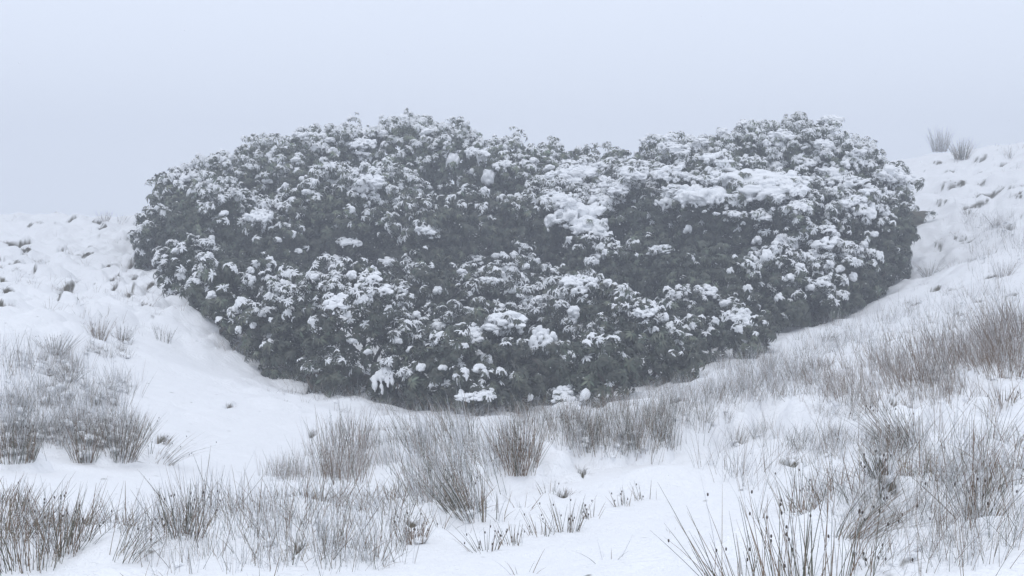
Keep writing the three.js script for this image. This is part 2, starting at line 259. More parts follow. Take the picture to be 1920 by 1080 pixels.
// soft lumps of snow, meshed from joined balls
function lump(balls, res = 30, noise = 0.05, k = 0.12) {
  const mc = new MarchingCubes(res, snowMat, false, false, 60000), s = res, half = s / 2; mc.isolation = 0;
  for (let z = 0; z < s; z++) for (let y = 0; y < s; y++) for (let x = 0; x < s; x++) {
    const px = (x - half) / half, py = (y - half) / half, pz = (z - half) / half; let d = 9;
    for (const [bx, by, bz, r, sy] of balls) { const e = (Math.hypot(px - bx, (py - by) / sy, pz - bz) - r) * Math.min(1, sy); const h = clamp(0.5 + 0.5 * (d - e) / k, 0, 1); d = lerp(d, e, h) - k * h * (1 - h); }
    d += noise * fbm(px * 3 + balls[0][3] * 40, py * 3, 2, pz * 3) + noise * 0.4 * N(px * 6.5, py * 6.5, pz * 6.5);
    mc.field[x + y * s + z * s * s] = -d;
  }
  mc.update();
  let g = new THREE.BufferGeometry(); g.setAttribute('position', new THREE.BufferAttribute(mc.positionArray.slice(0, mc.count * 3), 3));
  g = mergeVertices(g, 1e-4); g.computeVertexNormals();
  const nrm = g.attributes.normal, ps = g.attributes.position; let out = 0; for (let i = 0; i < ps.count; i += 7) out += nrm.getX(i) * ps.getX(i) + nrm.getY(i) * ps.getY(i) + nrm.getZ(i) * ps.getZ(i);
  if (out < 0) { const ix = g.index.array; for (let i = 0; i < ix.length; i += 3) { const t = ix[i]; ix[i] = ix[i + 1]; ix[i + 1] = t; } g.computeVertexNormals(); }
  return g;
}
// wide pillows of many cushions stepping down, with tongues hanging over the front edge
const pillows = [...Array(9)].map(() => {
  const b = []; const n = 15 + Math.floor(rnd() * 6);
  for (let i = 0; i < n; i++) { const x = rr(-0.7, 0.7), z = rr(-0.45, 0.45) * Math.sqrt(1 - x * x * 0.9); b.push([x, 0.22 - 0.55 * z - 0.35 * x * x + rr(-0.14, 0.14), z, rr(0.11, 0.23), rr(0.75, 1)]); }
  for (let i = 0; i < 9; i++) { const x = rr(-0.7, 0.7), y = rr(-0.5, -0.05); b.push([x, y + 0.12, 0.4 - 0.25 * x * x, rr(0.08, 0.15), 1.1]); if (rnd() < 0.7) b.push([x + rr(-0.05, 0.05), y - 0.1, 0.46, rr(0.04, 0.075), 1.5]); }
  return lump(b, 42, 0.1, 0.1);
});
// small round caps
const caps = [...Array(7)].map(() => {
  const b = [[0, 0.1, 0, rr(0.4, 0.5), 0.8]];
  for (let i = 0; i < 5; i++) { const a = rr(0, 6.28), r = rr(0.3, 0.5); b.push([Math.cos(a) * r, rr(-0.25, 0.1), Math.sin(a) * r, rr(0.16, 0.26), rr(0.8, 1.3)]); }
  return lump(b, 26, 0.1, 0.09);
});

// ---------- build the rhododendron ----------
const bush = new THREE.Group(); bush.name = 'rhododendron_bush';
{
  const tip = trace(ground, 880, 780); bush.position.copy(tip);
  bush.userData = { label: 'huge heart shaped dark green rhododendron bush laden with snow in the gully', category: 'bush' };
  scene.add(bush);
}
const local = (p) => p.clone().sub(bush.position);
const up = V(0, 1, 0), mtx = new THREE.Matrix4(), quat = new THREE.Quaternion();
const place = (list, p, axis, s, sy = s) => { quat.setFromUnitVectors(up, axis).multiply(new THREE.Quaternion().setFromAxisAngle(up, rr(0, 6.283))); list.push(new THREE.Matrix4().compose(local(p), quat, V(s, sy, s))); };
function instanced(name, geometry, mat, list, parent) {
  if (!list.length) return null;
  const m = new THREE.InstancedMesh(geometry, mat, list.length); list.forEach((x, i) => m.setMatrixAt(i, x));
  m.name = name; m.castShadow = m.receiveShadow = true; m.userData = { kind: 'stuff' }; (parent || scene).add(m); return m;
}
// snow clumps the photograph shows on the bush: pixel, width, height in pixels
const clumpPx = [
  [1330, 375, 95, 56], [1430, 350, 150, 58], [1480, 352, 70, 36], [1270, 328, 70, 34], [1350, 300, 70, 32], [1248, 378, 42, 34], [1085, 410, 95, 72], [1080, 335, 90, 44], [1115, 350, 60, 34], [1060, 380, 50, 36], [688, 342, 74, 42], [612, 312, 62, 22], [850, 305, 34, 42], [916, 335, 34, 42],
  [685, 270, 40, 18], [800, 248, 34, 16], [485, 407, 50, 32], [397, 447, 18, 16], [410, 340, 42, 20], [346, 336, 28, 18], [656, 455, 42, 24], [629, 490, 30, 30], [738, 490, 46, 22], [800, 437, 48, 28], [870, 387, 18, 20], [970, 370, 20, 22], [890, 487, 46, 18], [917, 526, 38, 18],
  [948, 607, 84, 40], [878, 628, 66, 36], [1018, 640, 44, 48], [912, 675, 34, 34], [720, 710, 40, 48], [893, 738, 58, 22], [1066, 742, 50, 34], [1098, 742, 28, 32], [995, 746, 16, 20], [1076, 585, 32, 30], [1085, 532, 54, 36], [1212, 578, 50, 28], [1248, 596, 18, 26], [1180, 548, 18, 20],
  [490, 588, 22, 18], [396, 553, 26, 20], [340, 516, 24, 20], [475, 611, 18, 18], [447, 618, 18, 18], [375, 515, 18, 22], [1470, 458, 44, 42], [1437, 482, 34, 38], [1590, 378, 54, 26], [1622, 396, 42, 40], [1560, 332, 64, 36], [1500, 385, 24, 20], [1676, 332, 74, 36], [1692, 350, 40, 22], [1600, 305, 44, 24],
  [1530, 272, 54, 26], [1565, 262, 44, 20], [1390, 596, 64, 30], [1322, 545, 44, 26], [1232, 470, 56, 16], [1300, 275, 40, 18], [1160, 300, 40, 18], [1210, 322, 24, 16], [1455, 312, 32, 24], [1405, 300, 40, 22], [1510, 305, 40, 22], [1340, 330, 50, 26], [1575, 505, 24, 20], [1530, 470, 30, 20], [1545, 430, 40, 18],
  [1380, 410, 50, 26], [1425, 405, 40, 20], [575, 360, 26, 14], [740, 355, 24, 14], [760, 320, 26, 16], [555, 300, 26, 14], [620, 262, 26, 12], [720, 248, 24, 12], [945, 310, 40, 20], [1000, 300, 26, 14], [1120, 310, 36, 18], [1150, 345, 40, 22], [1190, 335, 40, 22], [1030, 315, 26, 16], [700, 520, 40, 20], [660, 515, 26, 20],
  [720, 545, 40, 22], [590, 520, 26, 18], [540, 535, 24, 18], [780, 590, 24, 18], [755, 605, 22, 20], [690, 560, 26, 18], [650, 590, 24, 16], [820, 545, 26, 22], [865, 510, 24, 16], [960, 545, 22, 18], [940, 575, 26, 16], [840, 600, 24, 18], [930, 480, 24, 14], [985, 500, 26, 16], [1010, 560, 22, 16], [1140, 530, 24, 18], [1160, 580, 22, 16],
  [770, 655, 24, 16], [745, 640, 22, 18], [790, 690, 26, 22], [815, 720, 24, 18], [860, 705, 24, 24], [830, 690, 26, 16], [690, 660, 22, 14], [660, 640, 24, 14], [1105, 640, 22, 14], [1130, 600, 26, 16], [1050, 555, 26, 18], [1290, 540, 24, 20], [1265, 625, 22, 18], [1305, 590, 22, 18], [1360, 570, 30, 20], [1410, 560, 22, 16], [1480, 520, 26, 18],
  [1520, 540, 24, 18], [1555, 500, 26, 30], [1600, 520, 22, 24], [1585, 470, 26, 16], [1620, 460, 24, 20], [1500, 500, 26, 18], [1420, 450, 24, 20], [1290, 430, 22, 22], [1640, 440, 22, 16], [1660, 400, 26, 18], [520, 450, 22, 14], [560, 470, 22, 12], [420, 400, 26, 14], [450, 370, 26, 14], [500, 340, 26, 14], [330, 470, 20, 14], [380, 480, 20, 12], [436, 500, 18, 14],
];
const rayLobe = (u, v) => { for (let d = 19; d < 46; d += 0.04) { const p = P(u, v, d); for (const l of lobes) if (!l.back && lobeIn(l, p, 1.12)) return { p, l }; } return null; };
const clumpsOf = new Map();
for (const c of clumpPx) { const h = rayLobe(c[0], c[1]); if (h) { if (!clumpsOf.has(h.l)) clumpsOf.set(h.l, []); clumpsOf.get(h.l).push([...c, h.p]); } }

// parts of the crown that the snow did not reach or has slid from
const sheltered = [[600, 430, 60], [690, 485, 60], [560, 480, 50], [850, 430, 60], [950, 430, 60], [900, 460, 50], [1180, 500, 70], [1130, 570, 40], [560, 660, 80], [450, 650, 50], [690, 640, 50], [1340, 490, 60], [1260, 500, 60], [1480, 610, 70], [1620, 540, 60], [1330, 650, 60], [1700, 440, 50], [1200, 700, 60], [450, 470, 50], [340, 410, 50], [820, 500, 45], [1060, 480, 50], [1290, 360, 24], [880, 640, 30], [1000, 690, 50], [420, 520, 40], [1240, 520, 50], [1150, 690, 40]];
const shelter = (px, py) => { let s = 0; for (const [u, v, q] of sheltered) s = Math.max(s, Math.exp(-(((px - u) ** 2 + (py - v) ** 2) / (q * q)))); return s; };
let leafCount = 0;
lobes.forEach((l, li) => {
  const leaves = [], light = [], heavy = [], tints = [];
  const addRosette = (p, axis, snowy, s, load = 0.1) => {
    place(leaves, p, axis, s); leafCount++; const laid = leaves[leaves.length - 1]; tints.push((rnd() < 0.16 ? rr(1.5, 2.6) : rr(0.6, 1.4)) * lerp(1, 2.3, smooth(p.y, 2.2, 6.2)));   // leaves lighten higher up: rime, plus the lift of the mist painted into the tint
    const r = rnd();
    if (snowy > 0 && r < snowy) (rnd() < load ? heavy : light).push(laid);
  };
  // sprays standing out of the crown: umbrellas of whorls with shade below them
  const nC = Math.round(l.R * l.R * 4.4 / 0.075), tops = [];
  for (let i = 0; i < nC; i++) {
    const y = 1 - 1.25 * (i + 0.5) / nC, a = i * 2.39996 + rr(-0.4, 0.4), q = Math.sqrt(Math.max(0, 1 - y * y)), n = V(Math.cos(a) * q, y, Math.sin(a) * q).normalize();
    const bulge = 1 + 0.24 * fbm(n.x * 1.8 + li * 3, n.z * 1.8, 2, n.y * 1.8), p = l.c.clone().add(V(n.x * l.R, n.y * l.ry, n.z * l.rz).multiplyScalar(bulge * rr(0.94, 1.06)));
    if (p.y < ground(p.x, p.z) + 0.12 || covered(p, l, 0.95) || (n.z < -0.45 && n.y < 0.5 && rnd() < 0.6)) continue;
    const patch = fbm(p.x * 0.5 + 3, p.y * 0.8 + p.z * 0.5, 3), px = 960 + p.x * F / -p.z, py = 540 - (p.y - EYE) * F / -p.z;
    let cover = smooth(n.y, -0.45, 0.7) * 0.95 + patch * 0.7 + 0.08 + 0.2 * smooth(py, 480, 280);
    cover -= shelter(px, py) + 0.36 * smooth(py, 420, 560);
    cover = clamp(cover, 0, 1);
    const load = clamp(0.16 + 0.9 * fbm(p.x * 0.8 + 30, p.y * 1.1 + p.z * 0.4, 2) + 0.25 * smooth(px, 1150, 1400) * smooth(py, 480, 380), 0.02, 0.75);
    const r = rr(0.12, 0.26) * (rnd() < 0.15 ? 1.3 : 1), m = Math.round(rr(7, 13)), out = n.clone().lerp(up, 0.25).normalize();
    for (let k = 0; k < m; k++) {
      const w = V(gauss(), Math.abs(gauss()) * 0.8 + 0.15, gauss()).normalize(); w.lerp(out, 0.35).normalize();
      addRosette(p.clone().addScaledVector(w, r * (rnd() < 0.14 ? rr(1.1, 1.5) : rr(0.65, 1.1))), w, cover * smooth(w.y, -0.15, 0.5), rr(0.5, 1.1), load);
    }
    tops.push([p, n, cover, r, load]);
  }
  // the leaves between and below, without snow
  const low = Math.min(l.c.y - l.base, 2.4), nF = Math.round((6.283 * l.R * l.R + 6.283 * l.R * Math.max(0, low)) * (l.back ? 22 : 62));
  for (let i = 0; i < nF; i++) {
    const dome = rnd() < l.R / (l.R + Math.max(0, low)); let p, n;
    const a = rr(0, 6.283), depth = rr(0.7, 1.0) + 0.12 * Math.max(0, gauss());
    if (dome) { const y = rnd(), q = Math.sqrt(1 - y * y); n = V(Math.cos(a) * q, y, Math.sin(a) * q); p = l.c.clone().add(V(n.x * l.R, n.y * l.ry, n.z * l.rz).multiplyScalar(depth)); }
    else { n = V(Math.cos(a), rr(-0.2, 0.3), Math.sin(a)).normalize(); p = V(l.c.x + Math.cos(a) * l.R * depth, l.c.y - rnd() * low, l.c.z + Math.sin(a) * l.rz * depth); }
    if (p.y < ground(p.x, p.z) + 0.03 || covered(p, l, 0.86) || (n.z < -0.4 && rnd() < 0.6)) continue;
    const ax = n.clone().add(V(gauss() * 0.4, 0.35 + gauss() * 0.3, gauss() * 0.4)).normalize();
    addRosette(p, ax, 0.34 * Math.max(0, n.y + 0.12) * (1 - shelter(960 + p.x * F / -p.z, 540 - (p.y - EYE) * F / -p.z)), rr(0.6, 1.2));
  }
  const lumps = [];
  const addClump = (p, w, h, big, turn) => {
    const m = new THREE.Mesh(big ? pillows[Math.floor(rnd() * pillows.length)] : caps[Math.floor(rnd() * caps.length)], capMat); m.name = 'snow_clump'; m.castShadow = m.receiveShadow = true;
    m.position.copy(local(p)); m.scale.set(w, h, Math.min(w, h * 1.5)); m.rotation.set(rr(-0.15, 0.15), turn, rr(-0.15, 0.15)); lumps.push(m);
    for (let k = big ? (w > 0.3 ? 3 : 1) : 0; k--;) { const a = rr(0, 6.28); addRosette(p.clone().add(V(Math.cos(a) * w * rr(0.4, 0.8), h * rr(-0.4, 0.45), Math.abs(Math.sin(a)) * w * 0.35)), V(gauss() * 0.4, 1, 0.5 + gauss() * 0.3).normalize(), 0.7, rr(0.7, 1)); }
  };
  for (const [u, v, w, h, p] of clumpsOf.get(l) || []) {
    const s = -p.z / F, W = w * s, H = h * s;
    if (w < 48) { addClump(p, W * 0.68, H * 0.85, w > 34, rr(-0.5, 0.5)); continue; }
    const m = Math.round(w / 14);                            // a great heap: cushions stepping down over the sprays, with crumbs round the edge
    for (let k = 0; k < m; k++) { const a = rr(0, 6.283), q = Math.sqrt(rnd()) * 0.62; addClump(p.clone().add(V(Math.cos(a) * q * W * 0.6, Math.sin(a) * q * H * 0.6, -Math.sin(a) * q * H * 0.7 + rr(0.08, 0.24))), W * rr(0.34, 0.56), H * rr(0.4, 0.66), rnd() < 0.75, rr(-0.7, 0.7)); }
    for (let k = 0; k < m * 1.5; k++) { const a = rr(0, 6.283), q = rr(0.75, 1.1), z = rr(0.06, 0.12); addClump(p.clone().add(V(Math.cos(a) * q * W * 0.5, Math.sin(a) * q * H * 0.5, -Math.sin(a) * q * H * 0.5)), z, z * rr(0.6, 1), false, rr(0, 6)); }
  }
  if (!l.back) for (const [p, n, cover, r, load] of tops) if (n.y > 0.15 && n.z > -0.5 && rnd() < (0.1 + 0.45 * load) * (cover + 0.22)) { const w = r * Math.min(1.3, rr(0.35, 0.7) * Math.exp(gauss() * 0.35)); addClump(p.clone().add(V(0, r * 0.75, 0)), w, w * rr(0.6, 0.9), false, rr(0, 6)); }
  if (!l.back) for (const [p, n, cover] of tops) {       // the heavier loads lie on the right crown and along the saddle
    const px = 960 + p.x * F / -p.z, py = 540 - (p.y - EYE) * F / -p.z, heap = px > 1020 && py < 430 ? 0.13 : py < 360 ? 0.025 : 0.01;
    if (n.y > 0.2 && n.z > -0.2 && rnd() < heap * (0.4 + cover)) { const w = rr(0.24, 0.44); addClump(p.clone().add(V(0, 0.2, 0.16)), w, w * rr(0.4, 0.7), true, rr(-0.7, 0.7)); }
  }
  const bough = instanced('bough', rosettes[li % rosettes.length], leafMat, leaves, bush);
  if (!bough) return;
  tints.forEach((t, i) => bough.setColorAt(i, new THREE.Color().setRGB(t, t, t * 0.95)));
  instanced('leaf_snow', lightSnow[li % rosettes.length], capMat, light, bough);
  instanced('leaf_snow', heavySnow[li % rosettes.length], capMat, heavy, bough);
  if (lumps.length) bough.add(...lumps);
});
console.log('whorls', leafCount);

// stems of the bush, seen between the leaves
function limb(points, r0, r1, sides = 6) {
  const c = new THREE.CatmullRomCurve3(points), n = 14, g = new THREE.TubeGeometry(c, n, 1, sides, false), p = g.attributes.position;
  for (let i = 0; i <= n; i++) { const o = c.getPointAt(i / n), r = lerp(r0, r1, i / n); for (let s = 0; s <= sides; s++) { const k = i * (sides + 1) + s; p.setXYZ(k, o.x + (p.getX(k) - o.x) * r, o.y + (p.getY(k) - o.y) * r, o.z + (p.getZ(k) - o.z) * r); } }
  g.computeVertexNormals(); return g;
}
lobes.forEach((l, i) => {
  if (l.back || i % 2) return;
  for (let k = 0; k < 3; k++) {
    const a = rr(0, 6.28), gx = l.c.x + Math.cos(a) * l.R * 0.3, gz = l.c.z + Math.sin(a) * l.rz * 0.3, top = l.c.clone().add(V(Math.cos(a) * l.R * 0.9, l.ry * rr(0.1, 0.6), Math.sin(a) * l.rz * 0.9)), b = V(gx, ground(gx, gz) - 0.1, gz);
    const g = limb([b, b.clone().lerp(top, 0.35).add(V(rr(-0.2, 0.2), 0.1, rr(-0.2, 0.2))), b.clone().lerp(top, 0.7).add(V(rr(-0.2, 0.2), 0.15, rr(-0.2, 0.2))), top].map(local), rr(0.03, 0.05), 0.01);
    const m = new THREE.Mesh(g, barkMat); m.name = 'branch'; m.castShadow = m.receiveShadow = true; bush.add(m);
  }
});

// ---------- rushes ----------
// a tuft: stems round a root, bending outwards; leans by (lx, lz); returns stems and seed heads
function tuftShape({ n = 60, h = 0.7, spread = 0.14, splay = 0.35, lx = 0, lz = 0, bend = 0.25, thick = 0.0024, brown = 0.5, frost = 0.15, heads = 0.14 }) {
  const pos = [], col = [], idx = [], seeds = [];
  for (let i = 0; i < n; i++) {
    const a = rr(0, 6.283), q = Math.sqrt(rnd()), bx = Math.cos(a) * q * spread, bz = Math.sin(a) * q * spread, H = h * rr(0.45, 1.08);
    const tx = Math.cos(a) * q * splay + gauss() * 0.22 + lx, tz = Math.sin(a) * q * splay + gauss() * 0.22 + lz, bo = bend * rr(0, 1.3), r = thick * rr(0.75, 1.3);
    const k = rnd(), t0 = rr(0.75, 1.25), c = k < frost ? [0.66, 0.67, 0.69] : k < frost + (1 - frost) * brown ? [0.205 * t0, 0.138 * t0, 0.086 * t0] : k > 0.95 ? [0.34, 0.28, 0.2] : [0.095 * t0, 0.096 * t0, 0.062 * t0];
    const st = 4, b = pos.length / 3;
    for (let s = 0; s <= st; s++) {
      const t = s / st, x = bx + H * (tx * t + tx * bo * t * t), z = bz + H * (tz * t + tz * bo * t * t), y = H * (t - 0.5 * bo * t * t * Math.min(1.2, Math.hypot(tx, tz))) - 0.04, w = s === st ? r * 0.2 : r * (1 - 0.55 * t);
      for (let e = 0; e < 3; e++) { const an = e * 2.094 + a; pos.push(x + Math.cos(an) * w, y, z + Math.sin(an) * w); col.push(...c); }
      if (s) for (let e = 0; e < 3; e++) { const f = (e + 1) % 3, p0 = b + s * 3; idx.push(p0 - 3 + e, p0 + f, p0 - 3 + f, p0 - 3 + e, p0 + e, p0 + f); }
      if (s === 3 && rnd() < heads) { const g = new THREE.IcosahedronGeometry(1, 0); g.scale(0.0045, 0.008, 0.0045); g.translate(x + 0.004, y + H * 0.08, z); seeds.push(g); }
    }
  }
  const g = new THREE.BufferGeometry(); g.setAttribute('position', new THREE.Float32BufferAttribute(pos, 3)); g.setAttribute('color', new THREE.Float32BufferAttribute(col, 3)); g.setIndex(idx); g.computeVertexNormals();
  return { stems: g, heads: seeds.length ? mergeGeometries(seeds.map((s) => s.toNonIndexed ? s : s)) : null };
}
const counted = {};
const numbered = (name) => { counted[name] = (counted[name] ?? -1) + 1; return counted[name] ? name + '_' + String(counted[name]).padStart(3, '0') : name; };
// one tuft as a thing of its own: pixel of its root, height in pixels
function tuft(u, v, hpx, label, opts = {}) {
  const p = trace(ground, u, v), h = hpx / F * -p.z * 1.1, d = -p.z;
  const s = tuftShape({ h, thick: clamp(0.0019 + d * 0.00004, 0.002, 0.0036), spread: h * 0.3, ...opts });
  const m = new THREE.Mesh(s.stems, rushMat); m.name = numbered('rush_tuft'); m.position.copy(p); m.castShadow = m.receiveShadow = true;
  m.userData = { label, category: 'rush tuft', group: 'rush tufts standing out of the snow' };
  if (s.heads) { const k = new THREE.Mesh(s.heads, headMat); k.name = 'seed_head'; k.userData.kind = 'stuff'; k.castShadow = true; m.add(k); }
  if (opts.snow) { const sn = new THREE.Mesh(caps[Math.floor(rnd() * caps.length)], capMat); sn.name = 'caught_snow'; sn.scale.set(h * opts.snow, h * opts.snow * 0.7, h * opts.snow); sn.position.set(rr(-0.05, 0.05), h * opts.snow * 0.25, 0.02); m.add(sn); }
  scene.add(m); return m;
}
// a bed of rushes too thick to count: patches of pixels, one object
function bed(label, patches, opts = {}) {
  const kinds = [0, 1, 2, 3, 4, 5, 6, 7].map(() => tuftShape({ n: opts.n ? Math.ceil(opts.n / 2) : 9, h: 1, spread: 0.3, splay: (opts.splay ?? 0.3) * 0.8, lx: opts.lx ?? 0, lz: opts.lz ?? 0, bend: opts.bend ?? 0.18, thick: opts.thick ?? 0.0052, brown: opts.brown ?? 0.5, frost: (opts.frost ?? 0.25) + 0.15, heads: opts.heads ?? 0.15 }));
  const geos = [], hd = [], sn = [];
  for (const [u, v, ru, rv, n, hpx] of patches) for (let i = 0; i < n * 2.2; i++) {
    const a = rr(0, 6.283), q = Math.sqrt(rnd()) * (rnd() < 0.2 ? 1.5 : 1), p = trace(ground, u + Math.cos(a) * q * ru, v + Math.sin(a) * q * rv), h = hpx / F * -p.z * rr(0.65, 1.2), k = kinds[Math.floor(rnd() * 8)];
    mtx.compose(p, new THREE.Quaternion().setFromEuler(new THREE.Euler(gauss() * 0.14, opts.lx || opts.lz ? rr(-0.6, 0.6) : rr(0, 6.283), gauss() * 0.16)), V(h, h, h));
    geos.push(k.stems.clone().applyMatrix4(mtx)); if (k.heads) hd.push(k.heads.clone().applyMatrix4(mtx));
    if (rnd() < (opts.snow ?? 0.35) * 0.6) { const s = h * rr(0.1, 0.24) * (opts.lump ?? 1); sn.push(new THREE.Matrix4().compose(p.clone().add(V(rr(-0.15, 0.15) * h, (opts.perch ? rr(0.08, 0.34) : rr(-0.02, 0.03)) * h, rr(-0.1, 0.15) * h)), new THREE.Quaternion().setFromEuler(new THREE.Euler(rr(-0.3, 0.3), rr(0, 6), rr(-0.3, 0.3))), V(s * rr(0.8, 1.5), s * rr(0.5, 0.85), s))); }
  }
  const m = new THREE.Mesh(mergeGeometries(geos), rushMat); m.name = numbered('rushes'); m.castShadow = m.receiveShadow = true; m.userData = { kind: 'stuff', label, category: 'rushes' };
  if (hd.length) { const k = new THREE.Mesh(mergeGeometries(hd), headMat); k.name = 'seed_head'; k.userData.kind = 'stuff'; m.add(k); }
  [0, 1, 2].forEach((k) => instanced('caught_snow', caps[Math.floor(rnd() * 7)], capMat, sn.filter((_, i) => i % 3 === k), m));
  scene.add(m);
}
bed('brown upright rushes in a thick bed below the tip of the heart', [[640, 865, 60, 36, 26, 82], [600, 895, 90, 8, 14, 52], [545, 898, 36, 8, 9, 53], [640, 895, 30, 8, 10, 64]], { brown: 0.7, splay: 0.2, heads: 0.3, frost: 0.2 });
bed('tall olive rushes leaning left in the bed beside the snow mound', [[740, 850, 60, 30, 16, 67], [830, 860, 70, 40, 24, 88], [870, 920, 50, 36, 18, 84], [800, 930, 40, 24, 11, 76], [950, 860, 45, 30, 20, 80]], { brown: 0.4, splay: 0.3, lx: -0.2, frost: 0.28, snow: 0.5 });
bed('thin rushes behind the crest of the central snow mound', [[1130, 835, 90, 24, 40, 63], [1210, 835, 50, 24, 23, 71], [1090, 800, 70, 16, 25, 42], [1200, 775, 90, 18, 36, 42], [1020, 800, 60, 20, 22, 52], [1290, 800, 50, 16, 14, 50]], { brown: 0.5, splay: 0.4, frost: 0.15, bend: 0.3 });
bed('fine pale rushes along the foot of the bush at right', [[1330, 750, 90, 20, 52, 45], [1450, 730, 90, 26, 52, 46], [1400, 690, 60, 20, 26, 36], [1480, 700, 60, 30, 27, 44]], { brown: 0.5, splay: 0.5, frost: 0.35, n: 18 });
bed('brown band of rushes climbing the right slope', [[1600, 735, 80, 26, 40, 50], [1700, 700, 80, 30, 48, 59], [1800, 665, 70, 30, 46, 62], [1890, 640, 50, 36, 40, 67], [1760, 735, 70, 24, 27, 59], [1560, 700, 50, 18, 14, 39], [1880, 690, 50, 24, 25, 67]], { brown: 0.8, splay: 0.35, frost: 0.18, lx: -0.12 });
bed('scattered rushes over the snowy tussocks at lower right', [[1420, 900, 60, 26, 9, 70], [1560, 850, 90, 30, 13, 70], [1750, 850, 90, 40, 15, 90], [1880, 860, 50, 60, 11, 100], [1600, 960, 120, 40, 13, 100], [1780, 960, 100, 50, 13, 110], [1880, 1010, 60, 50, 9, 120], [1700, 1050, 120, 30, 11, 110], [1350, 860, 40, 20, 4, 60]], { brown: 0.55, splay: 0.55, frost: 0.38, bend: 0.4, n: 16, lx: 0.12, snow: 0.25 });
bed('straggling rushes in a broken line across the bottom left', [[300, 1000, 70, 30, 10, 90], [400, 980, 70, 36, 13, 105], [500, 985, 60, 40, 10, 100], [600, 1000, 80, 40, 11, 95], [680, 1010, 70, 40, 10, 90], [400, 1060, 150, 20, 10, 80], [600, 1060, 120, 20, 9, 85], [720, 1050, 50, 24, 6, 80]], { brown: 0.45, splay: 0.5, frost: 0.25, n: 15, snow: 0.3 });
bed('snowy rushes bunched on the left bank above the flat', [[30, 800, 50, 50, 22, 70], [110, 790, 60, 50, 24, 62], [190, 800, 50, 40, 20, 62], [210, 740, 50, 30, 14, 50], [40, 700, 50, 30, 13, 60], [130, 700, 60, 26, 13, 46]], { brown: 0.4, splay: 0.45, frost: 0.4, snow: 0.8 });
bed('low snow capped tussocks with dark sides on the left bank', [[30, 830, 46, 26, 16, 46], [120, 820, 60, 24, 18, 44], [210, 820, 50, 24, 16, 46], [70, 750, 60, 24, 14, 38], [190, 745, 50, 22, 12, 34], [100, 690, 60, 20, 12, 32], [200, 660, 40, 16, 8, 26]], { brown: 0.35, n: 56, splay: 0.4, bend: 0.5, frost: 0.08, snow: 1.1, perch: true, lump: 1.9, heads: 0 });
bed('snow capped tussocks with dark gaps at lower right', [[1420, 820, 60, 20, 8, 44], [1540, 840, 70, 24, 12, 46], [1680, 850, 70, 30, 14, 52], [1830, 900, 70, 40, 14, 56], [1640, 960, 90, 40, 12, 56], [1820, 1010, 80, 40, 10, 60], [1330, 780, 50, 16, 8, 34], [1600, 780, 80, 14, 10, 36]], { brown: 0.45, n: 32, splay: 0.5, bend: 0.6, frost: 0.1, snow: 0.8, lump: 1.5, heads: 0 });
bed('faint rushes dotted over the upper right slope', [[1850, 580, 70, 40, 32, 40], [1870, 480, 60, 40, 25, 34], [1620, 620, 70, 26, 32, 36], [1750, 600, 60, 26, 25, 36], [1860, 420, 60, 20, 22, 26], [1540, 650, 60, 18, 29, 34]], { brown: 0.55, splay: 0.6, frost: 0.4, n: 14, snow: 0.6 });
bed('grass and dead stems bent along the lower edge of the bush', [[560, 700, 40, 12, 16, 36], [640, 745, 40, 8, 16, 34], [760, 765, 60, 8, 20, 34], [860, 782, 60, 6, 22, 36], [980, 775, 60, 8, 22, 36], [1120, 765, 60, 8, 20, 36], [1250, 735, 50, 10, 16, 34], [430, 655, 30, 8, 10, 30], [1530, 605, 30, 6, 12, 30]], { brown: 0.6, splay: 0.9, bend: 0.7, frost: 0.3, n: 16, snow: 0.3 });

tuft(195, 416, 24, 'small rush tuft on the left skyline beside the bush', { n: 40, splay: 0.25, frost: 0.2 });
tuft(228, 420, 22, 'low sparse rush tuft on the left skyline touching the bush', { n: 26, splay: 0.6, lx: 0.3, frost: 0.3 });
tuft(1762, 283, 42, 'tallest rush tuft on the right skyline', { n: 190, splay: 0.3, frost: 0.1, thick: 0.005, brown: 0.3 });
tuft(1803, 298, 38, 'spiky rush tuft just right of the tallest one on the right skyline', { n: 130, splay: 0.4, frost: 0.15, thick: 0.005, brown: 0.3 });
tuft(1890, 296, 24, 'low frosted rush tuft on the skyline at the far right', { n: 34, splay: 0.45, frost: 0.4 });
tuft(1742, 518, 36, 'domed frosted rush tuft near the right edge of the bush', { n: 90, splay: 0.9, frost: 0.5, bend: 0.5, snow: 0.25 });
tuft(1540, 603, 26, 'dark arching tuft where the bush meets the right slope', { n: 80, splay: 0.9, bend: 0.7, frost: 0.2, snow: 0.4 });
tuft(1550, 640, 22, 'dark flattened tuft just below the arching one by the bush', { n: 60, splay: 0.9, lx: 0.4, frost: 0.25 });
tuft(1870, 425, 26, 'frosted sprawling tuft on the right slope under the turf step', { n: 60, splay: 0.8, frost: 0.5 });
tuft(1815, 405, 20, 'bushy frosted tuft beneath the dark turf step on the right slope', { n: 60, splay: 0.8, frost: 0.5 });
tuft(1880, 520, 34, 'frosted rush tuft at the right edge halfway up the slope', { n: 60, splay: 0.6, frost: 0.5 });
tuft(105, 665, 46, 'dark spreading rush tuft on the left bank', { n: 110, splay: 0.8, lx: 0.15, frost: 0.2, snow: 0.35 });
tuft(185, 635, 42, 'brown upright rush tuft on the left bank above the dark spreading one', { n: 100, splay: 0.45, lx: 0.1, brown: 0.8, frost: 0.25 });
tuft(228, 640, 34, 'short dark tuft right of the brown one on the left bank', { n: 70, splay: 0.5, frost: 0.25 });
tuft(308, 640, 36, 'thin rush tuft standing by the bare snow path', { n: 28, splay: 0.35, frost: 0.2 });
tuft(128, 715, 36, 'snow laden arching tuft in the middle of the left bank', { n: 90, splay: 0.8, bend: 0.6, frost: 0.4, snow: 0.4 });
